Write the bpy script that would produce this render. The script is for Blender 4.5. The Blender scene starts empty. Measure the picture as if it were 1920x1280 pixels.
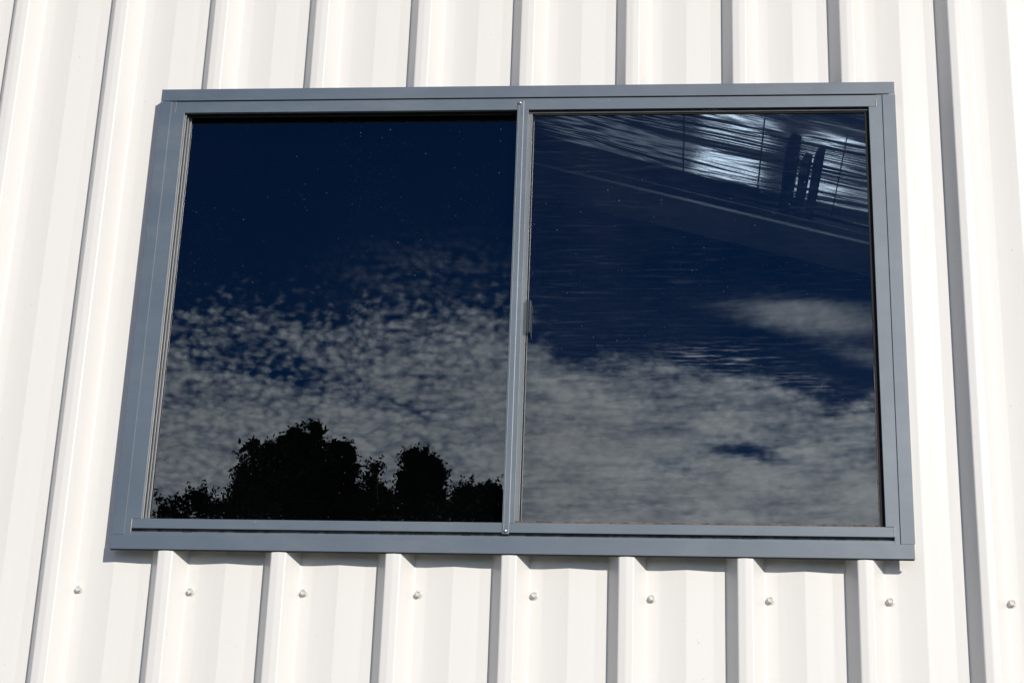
import bpy, bmesh, math, random
from mathutils import Vector, Matrix
R = math.radians
random.seed(7)
S = bpy.context.scene
C = S.collection

# ------------------------------------------------------------------ camera
F_PX = 3355.7
YAW, PITCH, ROLL = -0.09728, 0.35225, 0.03608
CAM = Vector((0.31875, -2.86435, -0.7954))
cd = bpy.data.cameras.new("camera"); cam = bpy.data.objects.new("camera", cd); C.objects.link(cam)
fw = Vector((math.sin(YAW)*math.cos(PITCH), math.cos(YAW)*math.cos(PITCH), math.sin(PITCH)))
rt = fw.cross(Vector((0, 0, 1))).normalized(); up = rt.cross(fw)
r2 = rt*math.cos(ROLL) + up*math.sin(ROLL); u2 = -rt*math.sin(ROLL) + up*math.cos(ROLL)
M = Matrix(((r2.x, u2.x, -fw.x), (r2.y, u2.y, -fw.y), (r2.z, u2.z, -fw.z))).to_4x4()
M.translation = CAM
cam.matrix_world = M
cd.sensor_width = 36; cd.lens = F_PX/1920*36; cd.clip_start = 0.05; cd.clip_end = 5000
S.camera = cam
S.render.resolution_x = 1024; S.render.resolution_y = 682

# ------------------------------------------------------------------ light
SUN_TX, SUN_TZ = 0.6147, 0.4583            # sun vector per metre out from the wall
sun_dir = Vector((SUN_TX, -1, SUN_TZ)).normalized()
SUN_EL = math.asin(sun_dir.z); SUN_AZ = math.atan2(sun_dir.x, sun_dir.y)
sd = bpy.data.lights.new("sun", 'SUN'); sd.energy = 3.55; sd.angle = R(0.53); sd.color = (1, 0.95, 0.87)
so = bpy.data.objects.new("sun", sd); C.objects.link(so)
so.rotation_euler = sun_dir.to_track_quat('Z', 'Y').to_euler()
so.location = sun_dir*30
S.view_settings.view_transform = 'Standard'; S.view_settings.look = 'None'
S.view_settings.gamma = 1; S.view_settings.exposure = 0.0
S.view_settings.use_curve_mapping = False

# ------------------------------------------------------------------ node helper
class N:
    """tiny expression builder for shader math"""
    def __init__(s, t, sock): s.t, s.s = t, sock
    def _op(s, op, o=None, rev=False):
        n = s.t.nodes.new('ShaderNodeMath'); n.operation = op
        a, b = (s, o) if not rev else (o, s)
        for i, v in enumerate((a, b)):
            if v is None: continue
            if isinstance(v, N): s.t.links.new(v.s, n.inputs[i])
            else: n.inputs[i].default_value = v
        return N(s.t, n.outputs[0])
    def __add__(s, o): return s._op('ADD', o)
    __radd__ = __add__
    def __mul__(s, o): return s._op('MULTIPLY', o)
    __rmul__ = __mul__
    def __sub__(s, o): return s._op('SUBTRACT', o)
    def __rsub__(s, o): return s._op('SUBTRACT', o, True)
    def __truediv__(s, o): return s._op('DIVIDE', o)
    def __pow__(s, o): return s._op('POWER', o)
    def mx(s, o): return s._op('MAXIMUM', o)
    def mn(s, o): return s._op('MINIMUM', o)
    def exp(s): return s._op('EXPONENT')
    def sm(s, a, b):
        n = s.t.nodes.new('ShaderNodeMapRange'); n.interpolation_type = 'SMOOTHSTEP'
        n.inputs[1].default_value = a; n.inputs[2].default_value = b
        n.inputs[3].default_value = 0; n.inputs[4].default_value = 1
        s.t.links.new(s.s, n.inputs[0]); return N(s.t, n.outputs[0])
def gauss(x, y, cx, cy, sx, sy, rot=0.0):
    c, s_ = math.cos(rot), math.sin(rot)
    a = ((x-cx)*c + (y-cy)*s_)/sx; b = ((y-cy)*c - (x-cx)*s_)/sy
    return ((a*a + b*b)*-1.0).exp()
def comb(t, x, y, z=0.0):
    n = t.nodes.new('ShaderNodeCombineXYZ')
    for i, v in enumerate((x, y, z)):
        if isinstance(v, N): t.links.new(v.s, n.inputs[i])
        else: n.inputs[i].default_value = v
    return n.outputs[0]
def noise(t, vec, scale, detail=4, rough=0.55, dist=0.0, dim='3D'):
    n = t.nodes.new('ShaderNodeTexNoise'); n.noise_dimensions = dim
    n.inputs['Scale'].default_value = scale; n.inputs['Detail'].default_value = detail
    n.inputs['Roughness'].default_value = rough; n.inputs['Distortion'].default_value = dist
    t.links.new(vec, n.inputs['Vector']); return N(t, n.outputs['Fac'])

# ------------------------------------------------------------------ sky
W = bpy.data.worlds.new("World"); S.world = W; W.use_nodes = True
t = W.node_tree; t.nodes.clear()
out = t.nodes.new('ShaderNodeOutputWorld')
sky = t.nodes.new('ShaderNodeTexSky'); sky.sky_type = 'NISHITA'; sky.sun_disc = False
sky.sun_elevation = SUN_EL; sky.sun_rotation = SUN_AZ
sky.altitude = 300; sky.air_density = 1.0; sky.dust_density = 0.1; sky.ozone_density = 2.5
bg = t.nodes.new('ShaderNodeBackground'); bg.inputs['Strength'].default_value = 0.06
sg = t.nodes.new('ShaderNodeMix'); sg.data_type = 'RGBA'; sg.blend_type = 'MULTIPLY'; sg.inputs[0].default_value = 1.0
sg.inputs[7].default_value = (0.10, 0.40, 0.88, 1)        # deep, dry-air blue
t.links.new(sky.outputs[0], sg.inputs[6]); t.links.new(sg.outputs[2], bg.inputs['Color'])
tc = t.nodes.new('ShaderNodeTexCoord')
sp = t.nodes.new('ShaderNodeSeparateXYZ'); t.links.new(tc.outputs['Generated'], sp.inputs[0])
dx, dy, dz = (N(t, sp.outputs[i]) for i in range(3))
at = t.nodes.new('ShaderNodeMath'); at.operation = 'ARCTAN2'
t.links.new(dx.s, at.inputs[0]); t.links.new((dy*-1.0).s, at.inputs[1])
az = N(t, at.outputs[0])*57.2958
asn = t.nodes.new('ShaderNodeMath'); asn.operation = 'ARCSINE'; t.links.new(dz.s, asn.inputs[0])
el = N(t, asn.outputs[0])*57.2958
dzc = dz.mx(0.03)
px, py = dx/dzc, dy/dzc                       # cloud layer coordinates (flat layer overhead)
pv = comb(t, px, py)
rr_ = (px*px + py*py).mx(0.01)
lg = t.nodes.new('ShaderNodeMath'); lg.operation = 'LOGARITHM'; lg.inputs[1].default_value = math.e; t.links.new(rr_.s, lg.inputs[0])
lnr = N(t, lg.outputs[0])*0.5
azr = az*0.0174533
# a bank of small cells lying in rows: bearing against the logarithm of distance keeps the cells round
warp = noise(t, comb(t, azr, lnr*0.35), 30, 3)
warp2 = noise(t, comb(t, azr, lnr*0.35, 7.0), 30, 3)
cu, cv_ = azr + warp*0.012 + lnr*0.03, lnr*0.46 + warp2*0.010
cell = t.nodes.new('ShaderNodeTexVoronoi'); cell.feature = 'SMOOTH_F1'; cell.inputs['Scale'].default_value = 185
cell.inputs['Smoothness'].default_value = 0.6; cell.inputs['Randomness'].default_value = 1.0
t.links.new(comb(t, cu, cv_), cell.inputs['Vector'])
cells = 1.0 - N(t, cell.outputs['Distance']).sm(0.0, 1.0)
puff = noise(t, comb(t, cu, cv_, 3.0), 150, 4, 0.60)*0.72 + cells*0.28
mid_ = noise(t, comb(t, azr - lnr*0.12, lnr*0.55), 26, 4, 0.6)
big = noise(t, comb(t, azr*0.6, lnr*0.8), 7.0, 4, 0.55)
wisp = noise(t, comb(t, azr*0.45 + lnr*0.28, lnr*0.9), 55, 5, 0.65)
# upper limit of the cloud field over azimuth
fc = t.nodes.new('ShaderNodeFloatCurve')
c0 = fc.mapping.curves[0]
pts = [(-40, 18), (-20, 19.9), (-16.8, 20.6), (-12.5, 21.0), (-9.2, 21.9), (-6.6, 21.8), (-4.5, 20.6), (-1, 20.0), (1.3, 19.7), (4.2, 19.0), (6.6, 18.4), (12, 18), (40, 19)]
c0.points[0].location = ((pts[0][0]+40)/80, pts[0][1]/30); c0.points[1].location = (1, pts[-1][1]/30)
for a, e in pts[1:-1]: c0.points.new((a+40)/80, e/30)
for p_ in c0.points: p_.handle_type = 'AUTO'
fc.mapping.update()
azn = ((az + 40.0)/80.0).mx(0.0).mn(1.0)
t.links.new(azn.s, fc.inputs['Value'])
lim = N(t, fc.outputs[0])*30.0
left = (az*-1.0).sm(3.5, 8.5)                # cellular on one side, smoother on the other
dep = lim - el + (mid_ - 0.5)*2.2 + (big - 0.5)*1.2      # degrees below the ragged upper edge
cov = dep.sm(-0.5, 1.2)*0.42 + dep.sm(0.6, 4.2)*0.46 + dep.sm(-0.2, 1.0)*(1.0 - dep.sm(2.0, 4.5)*0.6)*(1.0 - left)*0.30
cov = cov - gauss(az, el, -13.2, 18.7, 2.6, 0.34, -0.05)*0.46
cov = cov - gauss(az, el, -9.6, 17.95, 2.4, 0.28, -0.10)*0.44
cov = cov - gauss(az, el, -15.5, 19.4, 2.0, 0.22, -0.02)*0.22
cov = cov - gauss(az, el, 2.2, 16.85, 1.5, 0.28, -0.14)*0.85
cov = cov - gauss(az, el, 3.4, 16.45, 1.1, 0.2, -0.2)*0.25
cov = cov - gauss(az, el, 0.0, 16.3, 0.9, 0.22, -0.1)*0.45
cov = cov - gauss(az, el, -6.9, 16.6, 1.2, 0.4, 0)*0.14
cov = cov.mx(0.0)
row = noise(t, comb(t, azr*0.55 + lnr*0.10, lnr*1.5, 5.0), 60, 4, 0.6)      # thin rows across the bank
tex_ = (puff - 0.50)*(left*1.15 + 0.75) + (row - 0.5)*(left*0.35 + 0.2) + (mid_ - 0.5)*(1.1 - left*0.6) + (wisp - 0.5)*(1.5 - left*1.1)
den = (cov*0.94 + tex_*(1.25 - cov*0.60)).sm(-0.02, 1.16)*dep.sm(-1.1, 0.9)
isl = gauss(az, el, 4.6, 21.0, 3.2, 0.62, -0.12) + gauss(az, el, 6.6, 19.6, 1.8, 0.36, -0.25)*0.55
iden = (isl*1.2 + (wisp - 0.5)*0.9 + (puff-0.5)*0.25).sm(0.20, 1.35)*0.66
# the rest of the sky, away from the part the window mirrors: thin scattered cloud
far_ = (1.0 - (az + 5.0).sm(25, 45))*(1.0 - (az*-1.0 - 5.0).sm(25, 45))
other = (big*0.6 + mid_*0.3 + puff*0.3 - 0.1).sm(0.46, 0.75)*el.sm(0, 6)*(1.0 - far_)*0.7
veil = (puff*0.5+wisp*0.5).sm(0.40, 0.75)*gauss(az, el, -8.6, 21.9, 2.8, 1.1, 0.1)*0.34
win_ = (az + 26.0).sm(0, 6)*(1.0 - (az - 10.0).sm(0, 7))      # the cloud bank stands in one part of the sky
dens = (den*win_).mx(iden*win_).mx(other).mx(veil).mn(1.0)*el.sm(-1.0, 1.0)
bri = (puff*0.45 + mid_*0.65 + wisp*0.45 + 0.12)*(1.0 + (az+9.0).sm(0, 12)*0.30)
cl = t.nodes.new('ShaderNodeBackground')
cc = t.nodes.new('ShaderNodeMix'); cc.data_type = 'RGBA'
cc.inputs[0].default_value = 0.5; cc.inputs[6].default_value = (0.72, 0.90, 1.08, 1); cc.inputs[7].default_value = (0.88, 0.95, 1.0, 1)
t.links.new(dens.s, cc.inputs[0]); t.links.new(cc.outputs[2], cl.inputs['Color'])
CLOUD = 1.62
t.links.new((bri*CLOUD).s, cl.inputs['Strength'])
ms = t.nodes.new('ShaderNodeMixShader')
t.links.new((dens*0.90).s, ms.inputs[0]); t.links.new(bg.outputs[0], ms.inputs[1]); t.links.new(cl.outputs[0], ms.inputs[2])
t.links.new(ms.outputs[0], out.inputs[0])

# ------------------------------------------------------------------ materials
def mat(name):
    m = bpy.data.materials.new(name); m.use_nodes = True
    t = m.node_tree; b = t.nodes['Principled BSDF']
    return m, t, b
def objvec(t):
    return t.nodes.new('ShaderNodeTexCoord').outputs['Object']
def mapping(t, sc, rot=(0, 0, 0)):
    mp = t.nodes.new('ShaderNodeMapping'); mp.inputs['Scale'].default_value = sc; mp.inputs['Rotation'].default_value = rot
    t.links.new(objvec(t), mp.inputs[0]); return mp.outputs[0]
def ramp_mix(t, fac, a, b):
    n = t.nodes.new('ShaderNodeMix'); n.data_type = 'RGBA'
    n.inputs[6].default_value = (*a, 1); n.inputs[7].default_value = (*b, 1)
    t.links.new(fac.s, n.inputs[0]); return n.outputs[2]
def bump(t, h, dist, strength, b):
    n = t.nodes.new('ShaderNodeBump'); n.inputs['Distance'].default_value = dist; n.inputs['Strength'].default_value = strength
    t.links.new(h.s, n.inputs['Height']); t.links.new(n.outputs[0], b.inputs['Normal'])

def clad_mat():
    m, t, b = mat("cream_paint")
    v = objvec(t)
    n1 = noise(t, mapping(t, (1.2, 1, 0.35)), 3, 4, 0.6)
    n2 = noise(t, mapping(t, (14, 14, 0.7)), 6, 3, 0.6)
    specks = noise(t, v, 210, 2, 0.5).sm(0.735, 0.77)*noise(t, v, 21, 2).sm(0.5, 0.62)
    streak = noise(t, mapping(t, (30, 30, 1.1)), 2.2, 4, 0.7).sm(0.60, 0.78)*0.30
    base = ramp_mix(t, (n1*0.5+n2*0.5).sm(0.3, 0.7), (0.830, 0.798, 0.755), (0.845, 0.818, 0.780))
    mx = t.nodes.new('ShaderNodeMix'); mx.data_type = 'RGBA'
    t.links.new((specks*0.75 + streak*0.12).s, mx.inputs[0]); t.links.new(base, mx.inputs[6]); mx.inputs[7].default_value = (0.38, 0.33, 0.28, 1)
    t.links.new(mx.outputs[2], b.inputs['Base Color'])
    b.inputs['Roughness'].default_value = 0.32
    b.inputs['Specular IOR Level'].default_value = 0.5
    h = noise(t, mapping(t, (6, 6, 0.8)), 1.5, 3, 0.5)
    h2 = noise(t, v, 420, 2, 0.5)
    bump(t, h*1.0 + h2*0.006, 0.004, 0.35, b)
    return m
def slate_mat(name="slate_paint", col=(0.086, 0.116, 0.152), rough=0.42):
    m, t, b = mat(name)
    v = objvec(t)
    n1 = noise(t, v, 9, 4, 0.6)
    sc = noise(t, mapping(t, (9, 9, 60)), 3, 4, 0.7).sm(0.66, 0.80)
    n0 = noise(t, mapping(t, (1, 1, 2.5)), 2.6, 5, 0.7).sm(0.45, 0.75)
    dust = noise(t, v, 230, 2, 0.6).sm(0.70, 0.80)*noise(t, v, 14, 3).sm(0.42, 0.62)
    c2 = tuple(x*1.10 for x in col)
    base = ramp_mix(t, n1.sm(0.3, 0.7), col, c2)
    mx = t.nodes.new('ShaderNodeMix'); mx.data_type = 'RGBA'
    t.links.new((dust*0.45 + sc*0.10 + n0*0.10).mn(0.5).s, mx.inputs[0]); t.links.new(base, mx.inputs[6]); mx.inputs[7].default_value = (0.55, 0.55, 0.54, 1)
    t.links.new(mx.outputs[2], b.inputs['Base Color'])
    t.links.new((n1*0.12 + (rough-0.06)).s, b.inputs['Roughness'])
    b.inputs['Specular IOR Level'].default_value = 1.0; b.inputs['Coat Weight'].default_value = 0.60; b.inputs['Coat Roughness'].default_value = 0.42
    bump(t, noise(t, v, 700, 2, 0.5)*0.5 + noise(t, mapping(t, (3, 3, 3)), 4, 2)*6.0, 0.0003, 0.35, b)
    return m
def plain(name, col, rough=0.6, metal=0.0, var=0.25, sc=30):
    m, t, b = mat(name)
    n1 = noise(t, objvec(t), sc, 4, 0.6)
    t.links.new(ramp_mix(t, n1.sm(0.3, 0.7), tuple(c*(1-var) for c in col), tuple(min(1, c*(1+var)) for c in col)), b.inputs['Base Color'])
    b.inputs['Roughness'].default_value = rough; b.inputs['Metallic'].default_value = metal
    return m
def glass_mat(name, f0, tint, dustamt, rub):
    FINE = 0.05 if rub else 0.035
    m, t, b = mat(name)
    t.nodes.remove(b)
    o = t.nodes['Material Output']
    gl = t.nodes.new('ShaderNodeBsdfGlossy'); gl.inputs['Roughness'].default_value = 0.0
    gl.inputs['Color'].default_value = (1, 1, 1, 1)
    tr = t.nodes.new('ShaderNodeBsdfTransparent'); tr.inputs['Color'].default_value = (*tint, 1)
    fr = t.nodes.new('ShaderNodeFresnel'); fr.inputs['IOR'].default_value = f0
    m1 = t.nodes.new('ShaderNodeMixShader')
    t.links.new((N(t, fr.outputs[0])*2.6).mn(1.0).s, m1.inputs[0])
    t.links.new(tr.outputs[0], m1.inputs[1]); t.links.new(gl.outputs[0], m1.inputs[2])
    v = objvec(t)
    if rub:      # very faint roll waves in the sheet
        bn = t.nodes.new('ShaderNodeBump'); bn.inputs['Distance'].default_value = 0.0006; bn.inputs['Strength'].default_value = 0.06
        t.links.new(noise(t, mapping(t, (1, 1, 1)), 2.0, 1).s, bn.inputs['Height']); t.links.new(bn.outputs[0], gl.inputs['Normal'])
    df = t.nodes.new('ShaderNodeBsdfDiffuse'); df.inputs['Color'].default_value = (0.52, 0.58, 0.64, 1)
    # dust spots at two sizes, denser near the bottom edge
    vo = t.nodes.new('ShaderNodeTexVoronoi'); vo.inputs['Scale'].default_value = 150; t.links.new(v, vo.inputs['Vector'])
    wn = t.nodes.new('ShaderNodeSeparateColor'); t.links.new(vo.outputs['Color'], wn.inputs[0])
    r_ = N(t, wn.outputs[0]); d_ = N(t, vo.outputs['Distance'])
    spot = (1.0 - (d_/(r_.sm(0.80, 1.0)*0.14 + 0.02)).sm(0.5, 1.0))*r_.sm(0.80, 0.97)
    spz = t.nodes.new('ShaderNodeSeparateXYZ'); t.links.new(v, spz.inputs[0]); z = N(t, spz.outputs[2])
    low = (1.0 - z.sm(-0.07, -0.045))
    fine = noise(t, v, 300, 2, 0.6).sm(0.60, 0.80)*(noise(t, v, 7, 3).sm(0.40, 0.68)*FINE + low*0.35)
    film = noise(t, mapping(t, (1, 1, 1.3)), 3.2, 4, 0.65).sm(0.3, 0.75)*dustamt
    scr_glint = noise(t, mapping(t, (2.2, 1, 60), (0, R(12), 0)), 5, 3, 0.7).sm(0.66, 0.80)*(0.035 if rub else 0.006)
    if rub:      # wipe marks and fine scratches, plus painted streaks and glints of the foil behind
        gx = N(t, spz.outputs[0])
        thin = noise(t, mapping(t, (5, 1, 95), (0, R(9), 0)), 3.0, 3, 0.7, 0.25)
        glint_patch = gauss(gx, z, 0.385, 0.222, 0.085, 0.022, -0.06) + gauss(gx, z, 0.52, 0.185, 0.06, 0.012, -0.2)*0.6
        scr_glint = scr_glint + thin.sm(0.50, 0.68)*(glint_patch*0.34 + 0.007) + noise(t, mapping(t, (3, 1, 60), (0, R(11), 0)), 3.0, 2, 0.6).sm(0.56, 0.68)*0.020*noise(t, v, 3.5, 2).sm(0.35, 0.6)
    fac = (spot*noise(t, v, 5, 2).sm(0.30, 0.65)*0.32 + fine + film + scr_glint).mn(0.7)
    m2 = t.nodes.new('ShaderNodeMixShader'); t.links.new(fac.s, m2.inputs[0])
    t.links.new(m1.outputs[0], m2.inputs[1]); t.links.new(df.outputs[0], m2.inputs[2])
    t.links.new(m2.outputs[0], o.inputs['Surface'])
    return m
def foil_mat(name="silver_foil", amt=1.0):
    m, t, b = mat(name)
    b.inputs['Base Color'].default_value = (0.78, 0.82, 0.88, 1); b.inputs['Metallic'].default_value = 1.0
    b.inputs['Roughness'].default_value = 0.10
    w1 = noise(t, mapping(t, (0.42, 3.4, 1.0)), 1.6, 3, 0.5, 0.6)
    w2 = noise(t, mapping(t, (1.2, 15, 1.0)), 2.4, 3, 0.6, 0.4)
    bump(t, (w1*0.0115 + w2*0.0003)*amt, 1.0, 1.0, b)
    return m

CREAM = clad_mat()
SLATE = slate_mat()
SLATE2 = slate_mat("slate_anodised", (0.092, 0.124, 0.158), 0.41)
GLINT = plain("pale_edge_glint", (0.42, 0.43, 0.43), 0.34, 0.5, 0.1)  # pale strips paint in the bright line along sunlit edges
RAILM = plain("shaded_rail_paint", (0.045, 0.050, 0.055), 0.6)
JAMBM = slate_mat("reveal_paint", (0.115, 0.135, 0.15), 0.5)
BLACK = plain("black_rubber", (0.010, 0.010, 0.011), 0.8)
TRACK = plain("dark_track", (0.014, 0.015, 0.018), 0.7)
SLOT = plain("slot_grime", (0.11, 0.115, 0.12), 0.85, 0, 0.5, 60)
BROWN = plain("dusty_seal", (0.13, 0.105, 0.09), 0.85, 0, 0.45, 120)
RUST = plain("rust", (0.045, 0.022, 0.015), 0.8, 0, 0.4, 120)
SCREWM = plain("cream_screw_paint", (0.72, 0.70, 0.65), 0.38, 0, 0.06, 200)
RIVET = plain("aluminium_rivet", (0.80, 0.76, 0.68), 0.25, 0.9, 0.1, 200)
GLASS_L = glass_mat("glass_dark", 1.5, (0.42, 0.46, 0.48), 0.0016, False)
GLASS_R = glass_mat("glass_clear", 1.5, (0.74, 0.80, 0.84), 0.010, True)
FOIL = foil_mat(); FOIL2 = foil_mat('darkened_foil', 0.09)
b_ = FOIL2.node_tree.nodes['Principled BSDF']; b_.inputs['Base Color'].default_value = (0.02, 0.025, 0.032, 1); b_.inputs['Roughness'].default_value = 0.05  # dimness of the bay past the rafter put into the foil colour
STEEL = plain("painted_steel", (0.30, 0.33, 0.34), 0.45, 0.3, 0.2, 8)
GALV = plain("galvanised_steel", (0.66, 0.70, 0.72), 0.28, 0.85, 0.2, 6)
DARKW = plain("dark_lining", (0.05, 0.05, 0.055), 0.9)
BACKING = plain("black_backing", (0.0012, 0.0012, 0.0014), 0.95)
BACKING.node_tree.nodes["Principled BSDF"].inputs["Specular IOR Level"].default_value = 0.05
CONC = plain("concrete", (0.07, 0.068, 0.065), 0.8, 0, 0.2, 4)
BARK = plain("bark", (0.09, 0.07, 0.055), 0.9, 0, 0.4, 6)
def leaf_mat():
    m, t, b = mat("leaves")
    n1 = noise(t, objvec(t), 1.3, 4, 0.6)
    t.links.new(ramp_mix(t, n1.sm(0.3, 0.7), (0.026, 0.040, 0.012), (0.055, 0.080, 0.022)), b.inputs['Base Color'])
    b.inputs['Roughness'].default_value = 0.6
    return m
LEAF = leaf_mat()
def ground_mat():
    m, t, b = mat("ground_gravel_grass")
    v = objvec(t)
    k = noise(t, v, 0.08, 5, 0.6).sm(0.42, 0.6)
    g = noise(t, v, 9, 5, 0.7)
    a = ramp_mix(t, g.sm(0.3, 0.7), (0.085, 0.080, 0.068), (0.16, 0.15, 0.125))
    c = ramp_mix(t, g.sm(0.3, 0.7), (0.045, 0.065, 0.025), (0.09, 0.11, 0.045))
    mx = t.nodes.new('ShaderNodeMix'); mx.data_type = 'RGBA'
    sp_ = t.nodes.new('ShaderNodeSeparateXYZ'); t.links.new(v, sp_.inputs[0])
    far = 1.0 - (N(t, sp_.outputs[1])*-1.0 + (k-0.5)*4.0).sm(14, 18)
    t.links.new((far*(1.0-k*0.25)).s, mx.inputs[0]); t.links.new(c, mx.inputs[6]); t.links.new(a, mx.inputs[7])
    t.links.new(mx.outputs[2], b.inputs['Base Color']); b.inputs['Roughness'].default_value = 0.95
    return m
GROUND = ground_mat()

# ------------------------------------------------------------------ mesh helpers
def link(name, bm, m, parent=None, smooth=False):
    me = bpy.data.meshes.new(name); bm.normal_update(); bm.to_mesh(me); bm.free()
    for mm in (m if isinstance(m, list) else [m]): me.materials.append(mm)
    if smooth:
        for p in me.polygons: p.use_smooth = True
    o = bpy.data.objects.new(name, me); C.objects.link(o); o.parent = parent
    return o
def box(bm, x0, x1, y0, y1, z0, z1, bev=0.0, mi=0):
    vs = [bm.verts.new((x, y, z)) for x in (x0, x1) for y in (y0, y1) for z in (z0, z1)]
    fs = [(0, 1, 3, 2), (4, 6, 7, 5), (0, 4, 5, 1), (2, 3, 7, 6), (0, 2, 6, 4), (1, 5, 7, 3)]
    fl = [bm.faces.new([vs[i] for i in f]) for f in fs]
    for f in fl: f.material_index = mi
    if bev:
        es = list({e for f in fl for e in f.edges})
        r = bmesh.ops.bevel(bm, geom=es, offset=bev, segments=2, profile=0.6, affect='EDGES')
        for f in r['faces']: f.material_index = mi
def prism_xz(bm, poly, y0, y1, bev=0.0):
    """extrude a polygon drawn in the wall plane (x,z) between y0 (front) and y1"""
    a = [bm.verts.new((x, y0, z)) for x, z in poly]; b = [bm.verts.new((x, y1, z)) for x, z in poly]
    fl = [bm.faces.new(a), bm.faces.new(b[::-1])]
    n = len(poly)
    for i in range(n): fl.append(bm.faces.new((a[i], b[i], b[(i+1) % n], a[(i+1) % n])))
    bmesh.ops.recalc_face_normals(bm, faces=fl)
    if bev:
        es = list({e for e in fl[0].edges})
        bmesh.ops.bevel(bm, geom=es, offset=bev, segments=2, profile=0.6, affect='EDGES')
def quad(bm, a, b, c, d): bm.faces.new([bm.verts.new(p) for p in (a, b, c, d)])
def part(name, m, parent, *boxes, bev=0.0):
    bm = bmesh.new()
    for b in boxes: box(bm, *b, bev=bev)
    return link(name, bm, m, parent)

# ------------------------------------------------------------------ shed
shed = bpy.data.objects.new("metal_shed", None); C.objects.link(shed)
shed.location = (0, 0, -2.4)
shed['label'] = "cream ribbed metal shed wall with a slate grey framed two-pane sliding window"
shed['category'] = "building"
bpy.context.view_layer.update()
def child(o, par):      # parent without moving
    o.parent = par; o.matrix_parent_inverse = par.matrix_world.inverted()
    return o

GZ = -2.4
P = 0.19
X_CROWN = -0.72187
H = 0.0322
RIDGE_X = -3.2
def roof_z(x, base=2.10):
    return base - 0.27*x if x > RIDGE_X else base - 0.27*RIDGE_X + 0.27*(x - RIDGE_X)

def arc_corner(p, a, b, r, n):
    """round the corner p between neighbours a and b (2-D points)"""
    p, a, b = Vector(p), Vector(a), Vector(b)
    da, db = (a-p).normalized(), (b-p).normalized()
    ang = da.angle(db); d = r/math.tan(ang/2)
    s, e = p+da*d, p+db*d
    ctr = p + (da+db).normalized()*(r/math.sin(ang/2))
    o = []
    a0 = math.atan2((s-ctr).y, (s-ctr).x); a1 = math.atan2((e-ctr).y, (e-ctr).x)
    while a1-a0 > math.pi: a1 -= 2*math.pi
    while a1-a0 < -math.pi: a1 += 2*math.pi
    for i in range(n+1):
        th = a0+(a1-a0)*i/n
        o.append((ctr.x+r*math.cos(th), ctr.y+r*math.sin(th)))
    return o
# one pitch of the sheet, x from the crown's left edge, y towards the viewer negative
unit = [(-0.0175, 0.0, 0.0035), (0.0, -H, 0.0040), (0.0122, -H-0.0010, 0.02), (0.0246, -H, 0.0036), (0.0441, 0.0, 0.0036),
        (0.0649, 0.0, 0.012), (0.1083, -0.0035, 0.018), (0.1521, 0.0, 0.012)]
raw = []
for k in range(-36, 34):
    for x, y, r in unit: raw.append((X_CROWN + k*P + x, y, r))
prof = []
for i in range(1, len(raw)-1):
    n = 7 if raw[i][2] < 0.01 else 4
    prof += arc_corner(raw[i][:2], raw[i-1][:2], raw[i+1][:2], raw[i][2], n)
XL, XR = -7.0, 5.2
prof = [p for p in prof if XL <= p[0] <= XR]
HX0, HX1, HZ0, HZ1 = -0.603, 0.690, -0.100, 0.725
def interp(x):
    for a, b in zip(prof, prof[1:]):
        if a[0] <= x <= b[0]: return a[1]+(b[1]-a[1])*(x-a[0])/(b[0]-a[0])
for hx in (HX0, HX1):
    prof.append((hx, interp(hx)))
prof.sort()
bm = bmesh.new()
def strip(bm, pr, za, zb):
    lo = [bm.verts.new((x, y, za(x))) for x, y in pr]; hi = [bm.verts.new((x, y, zb(x))) for x, y in pr]
    for i in range(len(pr)-1): bm.faces.new((lo[i], lo[i+1], hi[i+1], hi[i]))
bot = lambda x: GZ+0.03
top = lambda x: roof_z(x)-0.02
L_ = [p for p in prof if p[0] <= HX0]; M_ = [p for p in prof if HX0 <= p[0] <= HX1]; R_ = [p for p in prof if p[0] >= HX1]
strip(bm, L_, bot, top); strip(bm, R_, bot, top)
strip(bm, M_, bot, lambda x: HZ0); strip(bm, M_, lambda x: HZ1, top)
wall = child(link("wall", bm, CREAM), shed)
wall['label'] = "cream ribbed metal wall sheeting lit by the sun"

# hex-head screws on the pans
def screw_mesh():
    bm = bmesh.new()
    def ring(r, y, n, off=0.0): return [bm.verts.new((r*math.cos(2*math.pi*i/n+off), y, r*math.sin(2*math.pi*i/n+off))) for i in range(n)]
    def loft(a, b):
        n = len(a)
        for i in range(n): bm.faces.new((a[i], a[(i+1) % n], b[(i+1) % n], b[i]))
    w = [ring(0.0072, 0.0, 24), ring(0.0072, -0.0008, 24), ring(0.0062, -0.0016, 24), ring(0.0050, -0.0019, 24)]
    for a, b in zip(w, w[1:]): loft(a, b)
    bm.faces.new(w[-1])
    h = [ring(0.0053, -0.0017, 6, 0.3), ring(0.0053, -0.0070, 6, 0.3), ring(0.0046, -0.0077, 6, 0.3), ring(0.0034, -0.0077, 6, 0.3), ring(0.0025, -0.0064, 6, 0.3)]
    for a, b in zip(h, h[1:]): loft(a, b)
    bm.faces.new(h[-1])
    bmesh.ops.recalc_face_normals(bm, faces=bm.faces[:])
    return bm
XS, ZS = -0.66911, -0.17868
s0 = None
for k in range(-1, 10):
    if s0 is None: o = s0 = link("screw", screw_mesh(), SCREWM)
    else: o = s0.copy(); C.objects.link(o)
    o.location = (XS+k*P, -0.0002, ZS + random.uniform(-.0012, .0012)); o.rotation_euler = (R(random.uniform(-4, 4)), random.uniform(0, 1.05), R(random.uniform(-4, 4)))
    child(o, wall)

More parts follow.
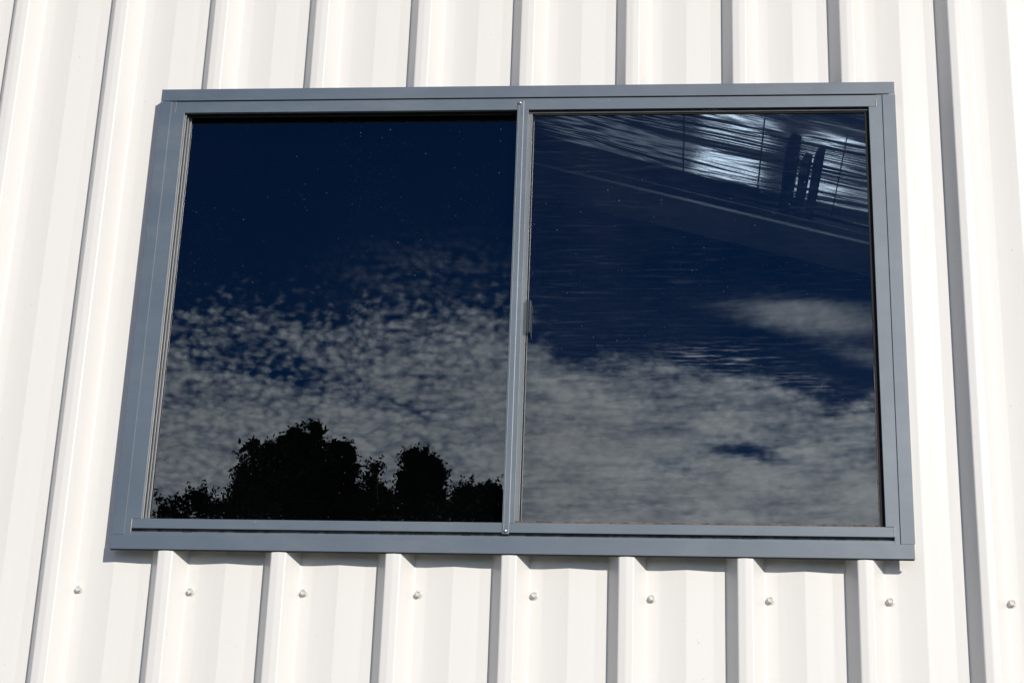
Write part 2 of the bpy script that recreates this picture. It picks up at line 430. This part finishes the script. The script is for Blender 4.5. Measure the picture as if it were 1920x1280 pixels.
# ---- window ---------------------------------------------------------------
FY = -0.0345      # front of the flashings
WY = -0.0325      # front of the aluminium frame
XFL, XIL, XIR, XFR = -0.6134, -0.5928, 0.6772, 0.6989
ZSB, ZST, ZHB, ZHT = -0.1169, -0.0930, 0.7130, 0.7359
def sub(o): return child(o, win)
# frame (outer members) is the part itself
bm = bmesh.new()
prism_xz(bm, [(XIL-0.004, ZST-0.004), (-0.5816, ZST-0.004), (-0.5816, -0.0647), (-0.5665, -0.0647), (-0.5675, 0.6903), (-0.5842, 0.6903), (-0.5842, ZHB+0.006), (XIL-0.004, ZHB+0.006)], WY, -0.0275, 0.0004)
prism_xz(bm, [(XIR+0.0035, ZST-0.004), (XIR+0.0035, ZHB+0.006), (0.6660, ZHB+0.006), (0.6660, 0.6893), (0.6532, 0.6893), (0.6542, -0.0640), (0.6676, -0.0640), (0.6676, ZST-0.004)], WY, -0.0275, 0.0004)
box(bm, -0.5842+0.0002, 0.6658, WY+0.0007, -0.026, 0.6900, ZHB+0.006, 0.0003)      # head
box(bm, -0.5814, 0.6674, WY+0.0007, -0.0262, -0.0807, -0.0643, 0.0003)             # bottom rail
box(bm, -0.5814, 0.6674, WY+0.0004, -0.026, ZST-0.004, -0.0872, 0.0003)            # sub sill
win = child(link("window", bm, SLATE2), shed)
win['label'] = "slate grey aluminium two-pane sliding window"
def P_(name, m, *boxes, bev=0.0): return sub(part(name, m, None, *boxes, bev=bev))
# flashings: folded sheet, front leg plus thin lips
P_("head_flashing", SLATE, (-0.6128, XFR-0.0002, FY-0.0006, FY+0.001, ZHB, ZHT), (-0.6126, XFR-0.0004, FY+0.0011, -0.001, ZHT-0.0022, ZHT-0.001), bev=0.0003)
P_("jamb_flashing", SLATE, (XFL, XIL, FY, FY+0.0015, ZST+0.0004, ZHB-0.0012), (XFL+0.0003, XFL+0.0013, FY+0.0016, -0.001, ZST+0.001, ZHB-0.002), bev=0.0003)
P_("jamb_flashing", SLATE, (XIR, XFR+0.0006, FY, FY+0.0015, ZST+0.0004, ZHB-0.0012), (XFR-0.001, XFR+0.0002, FY+0.0016, -0.001, ZST+0.001, ZHB-0.002), bev=0.0003)
P_("sill_flashing", SLATE, (-0.6137, XFR-0.0006, FY-0.0006, FY+0.001, ZSB, ZST), (-0.6135, XFR-0.0008, FY+0.0011, FY+0.006, ZSB+0.0004, ZSB+0.0014), bev=0.0003)
P_("drip_edge", BLACK, (-0.6128, XFR-0.0015, FY+0.0003, FY+0.0062, ZSB-0.0013, ZSB-0.0001))
# closing pieces behind the frame so no daylight leaks in
P_("subframe", TRACK, (HX0, HX1, -0.0025, 0.030, HZ1-0.006, HZ1+0.02), (HX0, HX1, 0.003, 0.030, HZ0+0.0005, HZ0+0.006),
   (HX0-0.02, HX0+0.006, -0.0005, 0.030, HZ0, HZ1), (HX1-0.006, HX1+0.02, -0.0005, 0.030, HZ0, HZ1))
P_("drainage_slot", SLOT, (-0.5860, 0.6720, -0.0238, -0.0225, -0.0890, -0.0790), bev=0)
for x0, x1 in ((-0.497, -0.481), (-0.029, -0.014), (0.427, 0.442)):
    P_("weep_hole", BLACK, (x0, x1, -0.0262, -0.0240, -0.0871, -0.0825))
SEAL = plain("white_sealant", (0.62, 0.60, 0.56), 0.5, 0, 0.3, 300)
for bx in ((-0.5824, -0.5815, WY-0.0004, WY+0.0004, -0.0868, -0.0655), (0.6659, 0.6668, WY-0.0004, WY+0.0004, 0.6895, 0.7040), (0.6676, 0.6683, WY-0.0004, WY+0.0004, -0.0800, -0.0640)):
    P_("sealant", SEAL, bx)
# mullion with stepped nose
P_("mullion", SLATE2, (0.0370, 0.0398, WY-0.0006, -0.010, -0.0838, 0.7048), (0.0399, 0.0486, WY-0.0016, -0.010, -0.0838, 0.7060), (0.0487, 0.0566, WY+0.0002, -0.010, -0.0652, 0.6898), bev=0.00035)
P_("mullion_edge", GLINT, (0.0393, 0.0401, WY-0.0021, WY-0.0005, -0.0830, 0.6985), (0.0483, 0.04905, WY-0.0014, WY+0.0010, -0.0650, 0.7050), (0.0564, 0.0571, WY+0.0000, -0.026, -0.0645, 0.6895))
P_("stile", JAMBM, (0.0572, 0.0640, -0.0275, -0.0190, -0.060, 0.6835), bev=0.0003)
P_("stile_edge", GLINT, (0.0633, 0.0643, -0.0283, -0.0276, -0.060, 0.6745), (0.0668, 0.0675, -0.0250, -0.0232, -0.060, 0.6700))
def rivet(x, z, m):
    bm = bmesh.new(); bmesh.ops.create_uvsphere(bm, u_segments=16, v_segments=8, radius=0.0031)
    for v in bm.verts: v.co.y = v.co.y*0.8
    o = link("rivet", bm, m, None, True); o.location = (x, WY-0.0024, z); sub(o)
rivet(0.0418, 0.7016, RIVET); rivet(0.0428, -0.0790, RIVET)
# left opening: head track, stepped jamb track, seals
P_("head_track", TRACK, (-0.5838, 0.0370, -0.0258, 0.004, 0.6925, 0.7060), (-0.575, 0.0370, -0.0180, -0.0150, 0.6880, 0.6923))
P_("jamb_track", JAMBM, (-0.5740, -0.5660, -0.0262, -0.0230, -0.0640, 0.6900), (-0.5740, -0.5632, -0.0192, -0.0140, -0.0640, 0.6900), (-0.5740, -0.5598, -0.0128, -0.0078, -0.0640, 0.6900), bev=0.0003)
P_("jamb_track_edge", GLINT, (-0.56595, -0.5650, -0.0266, -0.0252, -0.0640, 0.6900), (-0.56315, -0.5623, -0.0196, -0.0180, -0.0640, 0.6900), (-0.55975, -0.5590, -0.0130, -0.0112, -0.0640, 0.6900))
P_("jamb_seal", RUST, (-0.5745, -0.5646, -0.0228, -0.0196, -0.0640, 0.6900), (-0.5745, -0.5622, -0.0139, -0.0130, -0.0640, 0.6900))
P_("sill_seal", BROWN, (-0.5590, 0.0368, -0.0125, -0.0085, -0.0690, -0.0632), (-0.5590, 0.0368, -0.0255, -0.0130, -0.0690, -0.0652))
P_("mullion_return", TRACK, (0.0372, 0.0500, -0.0098, 0.004, -0.0700, 0.6920))
# right opening: thin sash rail and black glazing rubber
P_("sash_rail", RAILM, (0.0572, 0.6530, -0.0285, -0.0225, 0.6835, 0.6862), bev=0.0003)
P_("glazing_rubber", BLACK, (0.0572, 0.6530, -0.0255, -0.0225, 0.6863, 0.6899), (0.0680, 0.6530, -0.0262, -0.0225, 0.6812, 0.6834), (0.6465, 0.6540, -0.0256, -0.0225, -0.0640, 0.6811), (0.0642, 0.0668, -0.0240, -0.0225, -0.060, 0.6811))
P_("sill_seal", BROWN, (0.0572, 0.6464, -0.0285, -0.0225, -0.0640, -0.0600), bev=0.0006)
P_("sash_fillet", BROWN, (0.6455, 0.6464, -0.0265, -0.0232, -0.0595, 0.2120))
bm = bmesh.new(); box(bm, 0.0630, 0.0735, -0.0345, -0.0262, 0.2655, 0.3260, 0.0022); box(bm, 0.0735, 0.0742, -0.0320, -0.0262, 0.2600, 0.3180, 0.0002)
LATCHM, t, b = mat("smoky_plastic")
b.inputs['Base Color'].default_value = (0.05, 0.065, 0.085, 1); b.inputs['Roughness'].default_value = 0.45; b.inputs['Alpha'].default_value = 0.38; b.inputs['Specular IOR Level'].default_value = 0.3
sub(link("sash_pull", bm, LATCHM))
# panes (thin solid sheets)
def pane(x0, x1, z0, z1, y, m, lab):
    bm = bmesh.new(); quad(bm, (x0, y, z0), (x1, y, z0), (x1, y, z1), (x0, y, z1))
    o = link("pane", bm, m); o['label'] = lab; return sub(o)
pane(-0.5735, 0.0480, -0.0685, 0.7000, -0.0085, GLASS_L, "dark pane mirroring clouds and black trees")
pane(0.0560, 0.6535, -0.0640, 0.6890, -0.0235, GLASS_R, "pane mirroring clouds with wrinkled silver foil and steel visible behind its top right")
bl = P_("added_backing", BACKING, (-0.590, 0.055, 0.034, 0.036, -0.09, 0.715), (0.052, 0.055, 0.0045, 0.0339, -0.09, 0.715))  # unseen black sheet, added so the left pane stays dark

# ---- rest of the shed ------------------------------------------------------
DEPTH = 11.0
def slope_box(bm, x0, x1, y0, y1, dz0, dz1):
    xs = [x for x in (x0, x1)]
    vs = [bm.verts.new((x, y, roof_z(x)+d)) for x in xs for y in (y0, y1) for d in (dz0, dz1)]
    for f in [(0, 1, 3, 2), (4, 6, 7, 5), (0, 4, 5, 1), (2, 3, 7, 6), (0, 2, 6, 4), (1, 5, 7, 3)]: bm.faces.new([vs[i] for i in f])
    bmesh.ops.recalc_face_normals(bm, faces=bm.faces[:])
bm = bmesh.new(); slope_box(bm, XL-0.1, RIDGE_X, -0.12, DEPTH+0.1, 0.0, 0.04); slope_box(bm, RIDGE_X, XR+0.1, -0.12, DEPTH+0.1, 0.0, 0.04)
child(link("roof", bm, CREAM), shed)
bm = bmesh.new()
def sheet(bm, x0, x1, y0, y1, nx, ny, f):
    g = [[bm.verts.new((x0+(x1-x0)*i/nx, y0+(y1-y0)*j/ny, f(x0+(x1-x0)*i/nx, y0+(y1-y0)*j/ny))) for j in range(ny+1)] for i in range(nx+1)]
    for i in range(nx):
        for j in range(ny): bm.faces.new((g[i][j], g[i][j+1], g[i+1][j+1], g[i+1][j]))
def foil_z(x, y):     # sags between purlins
    k = 1.0 if y < 3.0 else 0.12
    return roof_z(x) - 0.030 - k*(0.006*abs(math.sin(x*3.2)) + 0.0006*math.sin(y*11 + math.sin(x*2)*1.5))
sheet(bm, RIDGE_X+0.02, XR-0.02, 0.02, 2.99, 60, 60, foil_z)
child(link("roof_foil", bm, FOIL, None, True), shed)
bm = bmesh.new()
sheet(bm, RIDGE_X+0.02, XR-0.02, 3.41, DEPTH-0.05, 60, 120, foil_z)
sheet(bm, XL+0.02, RIDGE_X-0.02, 0.02, DEPTH-0.05, 20, 40, foil_z)
child(link("roof_foil", bm, FOIL2, None, True), shed)
bm = bmesh.new()
box(bm, XL, XL+0.04, 0.06, DEPTH, GZ, roof_z(XL)-0.05); box(bm, XR-0.04, XR, 0.06, DEPTH, GZ, roof_z(XR)-0.05)
# back wall with two openings
def wz(x): return roof_z(x)-0.05
xs = [XL+0.05, -3.15, -1.6, -1.1, 1.5, XR-0.05]
for i in range(5):
    a, b = xs[i], xs[i+1]
    segs = [(a, RIDGE_X), (RIDGE_X, b)] if a < RIDGE_X < b else [(a, b)]
    for a_, b_ in segs:
        quad(bm, (a_, DEPTH-0.02, GZ), (b_, DEPTH-0.02, GZ), (b_, DEPTH-0.02, wz(b_)), (a_, DEPTH-0.02, wz(a_)))
child(link("back_wall", bm, DARKW), shed)
# added glowing panels, unseen on the back wall, that put glare on the foil
def panel_mat(name, e):
    m, t, b = mat(name); b.inputs['Base Color'].default_value = (0.7, 0.75, 0.8, 1)
    b.inputs['Emission Color'].default_value = (0.80, 0.92, 1.0, 1)
    t.links.new((noise(t, objvec(t), 3, 3)*e + e*0.5).s, b.inputs['Emission Strength'])
    return m
PAN1, PAN2 = panel_mat("added_glow_panel", 2.7), panel_mat("dim_glow_panel", 0.26)
def back_panel(x0, x1, z0, z1, m): child(part("added_glow_panel", m, None, (x0, x1, DEPTH-0.06, DEPTH-0.03, z0, z1)), shed)
PAN3 = panel_mat("faint_glow_panel", 0.5)
for x0, x1, z0, z1, m_ in ((-1.60, -0.93, -1.72, -1.50, PAN1), (-0.58, -0.20, -1.88, -1.68, PAN1), (-2.80, -1.68, -1.52, -1.26, PAN2), (-0.16, 0.30, -1.98, -1.70, PAN3)):
    back_panel(x0, x1, z0, z1, m_)
child(part("floor", CONC, None, (XL+0.05, XR-0.05, 0.06, DEPTH-0.05, GZ+0.005, GZ+0.10)), shed)
# lining behind the front sheeting (dark), around the window
bm = bmesh.new()
yl = 0.04
for x0, x1, z0, z1 in ((XL+0.05, HX0-0.02, GZ+0.1, 1.0), (HX1+0.02, XR-0.05, GZ+0.1, 0.6), (HX0-0.02, HX1+0.02, GZ+0.1, HZ0-0.02), (HX0-0.02, HX1+0.02, HZ1+0.02, 1.0)):
    box(bm, x0, x1, yl, yl+0.01, z0, z1)
child(link("wall_lining", bm, plain("white_board", (0.82, 0.82, 0.80), 0.8, 0, 0.05)), shed)
bm = bmesh.new(); slope_box(bm, RIDGE_X+0.03, XR-0.03, 3.02, 3.40, -0.040, -0.034)
BOARD = plain("dull_metal_board", (0.022, 0.026, 0.026), 0.36, 0.4, 0.5, 14)
child(link("roof_board", bm, BOARD), shed)
# raking rafter crossing behind the right pane: web, flanges, cleats
def rafter(y, lo, hi, name):
    """lo/hi: drop below the roof plane of the beam's underside and top"""
    bm = bmesh.new()
    def sl(x0, x1, y0, y1, a, b_):
        vs = [bm.verts.new((x, yy, roof_z(x)+d)) for x in (x0, x1) for yy in (y0, y1) for d in (a, b_)]
        fs = [bm.faces.new([vs[i] for i in f]) for f in [(0, 1, 3, 2), (4, 6, 7, 5), (0, 4, 5, 1), (2, 3, 7, 6), (0, 2, 6, 4), (1, 5, 7, 3)]]
        bmesh.ops.recalc_face_normals(bm, faces=fs)
    X0, X1 = RIDGE_X+0.05, XR-0.06
    sl(X0, X1, y-0.003, y+0.003, lo+0.006, hi-0.006)
    sl(X0, X1, y-0.036, y-0.012, lo+0.014, lo+0.019); sl(X0, X1, y-0.004, y+0.018, lo, lo+0.005)
    return child(link(name, bm, GALV), shed)
rafter(3.0, -0.088, -0.034, "rafter")
rafter(7.0, -0.204, -0.080, "rafter")
# purlin pair and support wires running front to back under the foil
def runner(name, m, x0, x1, d0, d1, y0=0.07, y1=2.94):
    bm = bmesh.new()
    vs = [bm.verts.new((x, y, roof_z((x0+x1)/2)+d)) for x in (x0, x1) for y in (y0, y1) for d in (d0, d1)]
    for f in [(0, 1, 3, 2), (4, 6, 7, 5), (0, 4, 5, 1), (2, 3, 7, 6), (0, 2, 6, 4), (1, 5, 7, 3)]: bm.faces.new([vs[i] for i in f])
    bmesh.ops.recalc_face_normals(bm, faces=bm.faces[:])
    child(link(name, bm, m), shed)
runner("purlin", STEEL, 0.680, 0.715, -0.075, -0.040, 2.50)
runner("purlin", GALV, 0.732, 0.756, -0.075, -0.040, 2.62)
runner("purlin", STEEL, 0.772, 0.794, -0.075, -0.040, 2.55)
for x in (-1.6, -1.0, -0.4, 0.34, 0.60, 0.86): runner("support_wire", DARKW, x, x+0.0022, -0.044, -0.041, 2.35, 2.95)

# ------------------------------------------------------------------ ground
bm = bmesh.new(); n = 24; g = 1500
vs = [[bm.verts.new((-g+2*g*i/n, -g+2*g*j/n, GZ)) for j in range(n+1)] for i in range(n+1)]
for i in range(n):
    for j in range(n): bm.faces.new((vs[i][j], vs[i+1][j], vs[i+1][j+1], vs[i][j+1]))
gr = link("ground", bm, GROUND); gr['kind'] = "structure"; gr['label'] = "pale gravel yard running into grass"

# ------------------------------------------------------------------ trees mirrored in the dark pane
def mdir(u, v):      # direction of the mirrored sight line through a point of the glass
    w = ((u-960)/F_PX)*r2 - ((v-640)/F_PX)*u2 + fw
    return Vector((w.x, -w.y, w.z))
VC = Vector((CAM.x, -CAM.y-0.0170, CAM.z))
def place(u, v, D):
    w = mdir(u, v); k = (D+VC.y)/-w.y
    return VC + w*k
def tube(bm, p0, p1, r0, r1, n=7):
    p0, p1 = Vector(p0), Vector(p1); d = (p1-p0).normalized()
    a = d.orthogonal().normalized(); b = d.cross(a)
    A = [bm.verts.new(p0+(a*math.cos(2*math.pi*i/n)+b*math.sin(2*math.pi*i/n))*r0) for i in range(n)]
    B = [bm.verts.new(p1+(a*math.cos(2*math.pi*i/n)+b*math.sin(2*math.pi*i/n))*r1) for i in range(n)]
    for i in range(n): bm.faces.new((A[i], A[(i+1) % n], B[(i+1) % n], B[i]))
def tree(blobs, D, trunk_u, label, leaves, lsize=0.13, sparse=0.0, cat="tree", seed=1):
    rnd = random.Random(seed)
    base = place(trunk_u, 960, D); base.z = GZ
    root = bpy.data.objects.new("tree" if cat == "tree" else "bush", None); C.objects.link(root)
    root.location = base; root['label'] = label; root['category'] = cat; root['group'] = "trees across the yard"
    pxm = (D+VC.y)/F_PX*1.045
    B = []
    for (u, v, ru, rv) in blobs:
        c = place(u, v + 6 + 0.3*rv, D); c.y += rnd.uniform(-0.8, 0.8); B.append((c, ru*pxm*0.84, rv*pxm*0.84))
    # trunk and limbs
    bm = bmesh.new()
    topz = max(c.z for c, a, b in B)
    fork = Vector((base.x+rnd.uniform(-.2, .2), base.y, GZ + (topz-GZ)*0.38))
    tube(bm, (0, 0, 0), fork-base, 0.26, 0.19, 10)
    for c, a, b in B:
        m_ = fork.lerp(c, 0.55) + Vector((rnd.uniform(-.3, .3), rnd.uniform(-.3, .3), rnd.uniform(0, .4)))
        tube(bm, fork-base, m_-base, 0.13, 0.08); tube(bm, m_-base, c-base, 0.08, 0.03)
        for q in range(5):
            e = c + Vector((rnd.uniform(-1, 1)*a, rnd.uniform(-1, 1)*a, rnd.uniform(-.3, 1)*b))*0.8
            tube(bm, c-base, e-base, 0.03, 0.008, 4)
    tr = link("trunk", bm, BARK); tr.parent = root
    # foliage: leaf clusters on twigs
    bm = bmesh.new()
    vol = [a*a*b for c, a, b in B]; tot = sum(vol)
    for (c, a, b), w in zip(B, vol):
        n_cl = max(12, int(leaves*w/tot/16))
        def cluster(cc_, out_, cs, k, sz0):
            for l in range(k):
                p = cc_ + Vector((rnd.gauss(0, 1), rnd.gauss(0, 1), rnd.gauss(0, 0.8)))*cs*0.5 + out_*rnd.random()*cs*0.5 - base
                n1 = Vector((rnd.gauss(0, 1), rnd.gauss(0, 1), rnd.gauss(0, 1))).normalized(); n2 = n1.orthogonal().normalized()
                sz = sz0*rnd.uniform(0.6, 1.25)
                bm.faces.new([bm.verts.new(p+x) for x in (n1*sz, n2*sz*0.5, -n1*sz, -n2*sz*0.5)])
        for q in range(n_cl):
            d = Vector((rnd.gauss(0, 1), rnd.gauss(0, 1), rnd.gauss(0, 1))).normalized()
            inner = rnd.random() < (0.35 if not sparse else 0.1)
            rr = rnd.random()**0.4*0.8 if inner else rnd.uniform(0.70, 1.0)
            lumpy = 1 + 0.20*math.sin(d.x*5+c.x)*math.sin(d.z*6+c.z*2)
            cc_ = c + Vector((d.x*a, d.y*a, d.z*b))*rr*lumpy
            out_ = Vector((d.x, d.y, abs(d.z)*0.6+0.5)).normalized()
            cluster(cc_, out_, rnd.uniform(0.12, 0.24), 16 if rnd.random() > sparse else 8, lsize*(2.1 if inner else 1.0))
            # leafy shoots that grow out of the crown
            if not inner and rnd.random() < 0.15:
                dirn = (out_ + Vector((rnd.gauss(0, .45), rnd.gauss(0, .45), rnd.uniform(0, .6)))).normalized()
                L = rnd.uniform(0.3, 0.75); k_ = int(L/0.09)
                for j in range(k_):
                    f = j/k_
                    cluster(cc_ + dirn*L*f + Vector((0, 0, -0.15*f*f)), dirn, 0.13*(1-f*0.7), int(7*(1-f*0.55)), lsize*0.75)
    cr = link("crown", bm, LEAF); cr.parent = root
    return root
tree([(345, 925, 36, 24), (315, 945, 22, 30), (385, 935, 34, 28), (330, 985, 55, 34), (400, 985, 50, 40)], 34, 345, "small loose tree with gaps in its crown, at the left end of the row", 5200, 0.060, 0.6, seed=3)
tree([(440, 905, 16, 10), (452, 935, 34, 30), (440, 985, 50, 50)], 36, 445, "low tree between the loose tree and the tallest tree", 8000, 0.060, 0.2, seed=4)
tree([(476, 832, 12, 26), (474, 890, 28, 40), (520, 852, 32, 28), (566, 838, 36, 34), (596, 824, 13, 18), (603, 812, 7, 9), (567, 808, 6, 8), (530, 880, 60, 60), (580, 890, 60, 60), (480, 950, 65, 70), (580, 980, 90, 70)], 45, 545, "tallest and broadest dark tree of the row with a side spire", 84000, 0.068, 0.0, seed=5)
tree([(642, 848, 22, 22), (653, 876, 17, 34), (628, 880, 30, 36), (650, 930, 36, 50), (640, 985, 50, 50)], 47, 640, "dark tree leaning against the right side of the tallest tree", 36000, 0.068, 0.0, seed=6)
tree([(686, 886, 11, 12), (713, 884, 11, 13), (700, 915, 27, 28), (700, 965, 38, 55)], 46, 700, "narrow tree with two small tips between two larger ones", 9000, 0.068, 0.1, seed=8)
tree([(778, 852, 18, 19), (804, 858, 14, 17), (764, 880, 20, 24), (808, 888, 24, 32), (785, 902, 42, 38), (788, 955, 56, 60)], 44, 788, "round topped tree standing apart on the right", 46000, 0.068, 0.0, seed=9)
tree([(872, 925, 18, 18), (905, 918, 20, 17), (930, 920, 13, 15), (870, 975, 38, 42), (915, 978, 34, 46), (835, 980, 30, 40)], 40, 885, "low bushy tree at the right end of the row", 30000, 0.060, 0.1, seed=10)
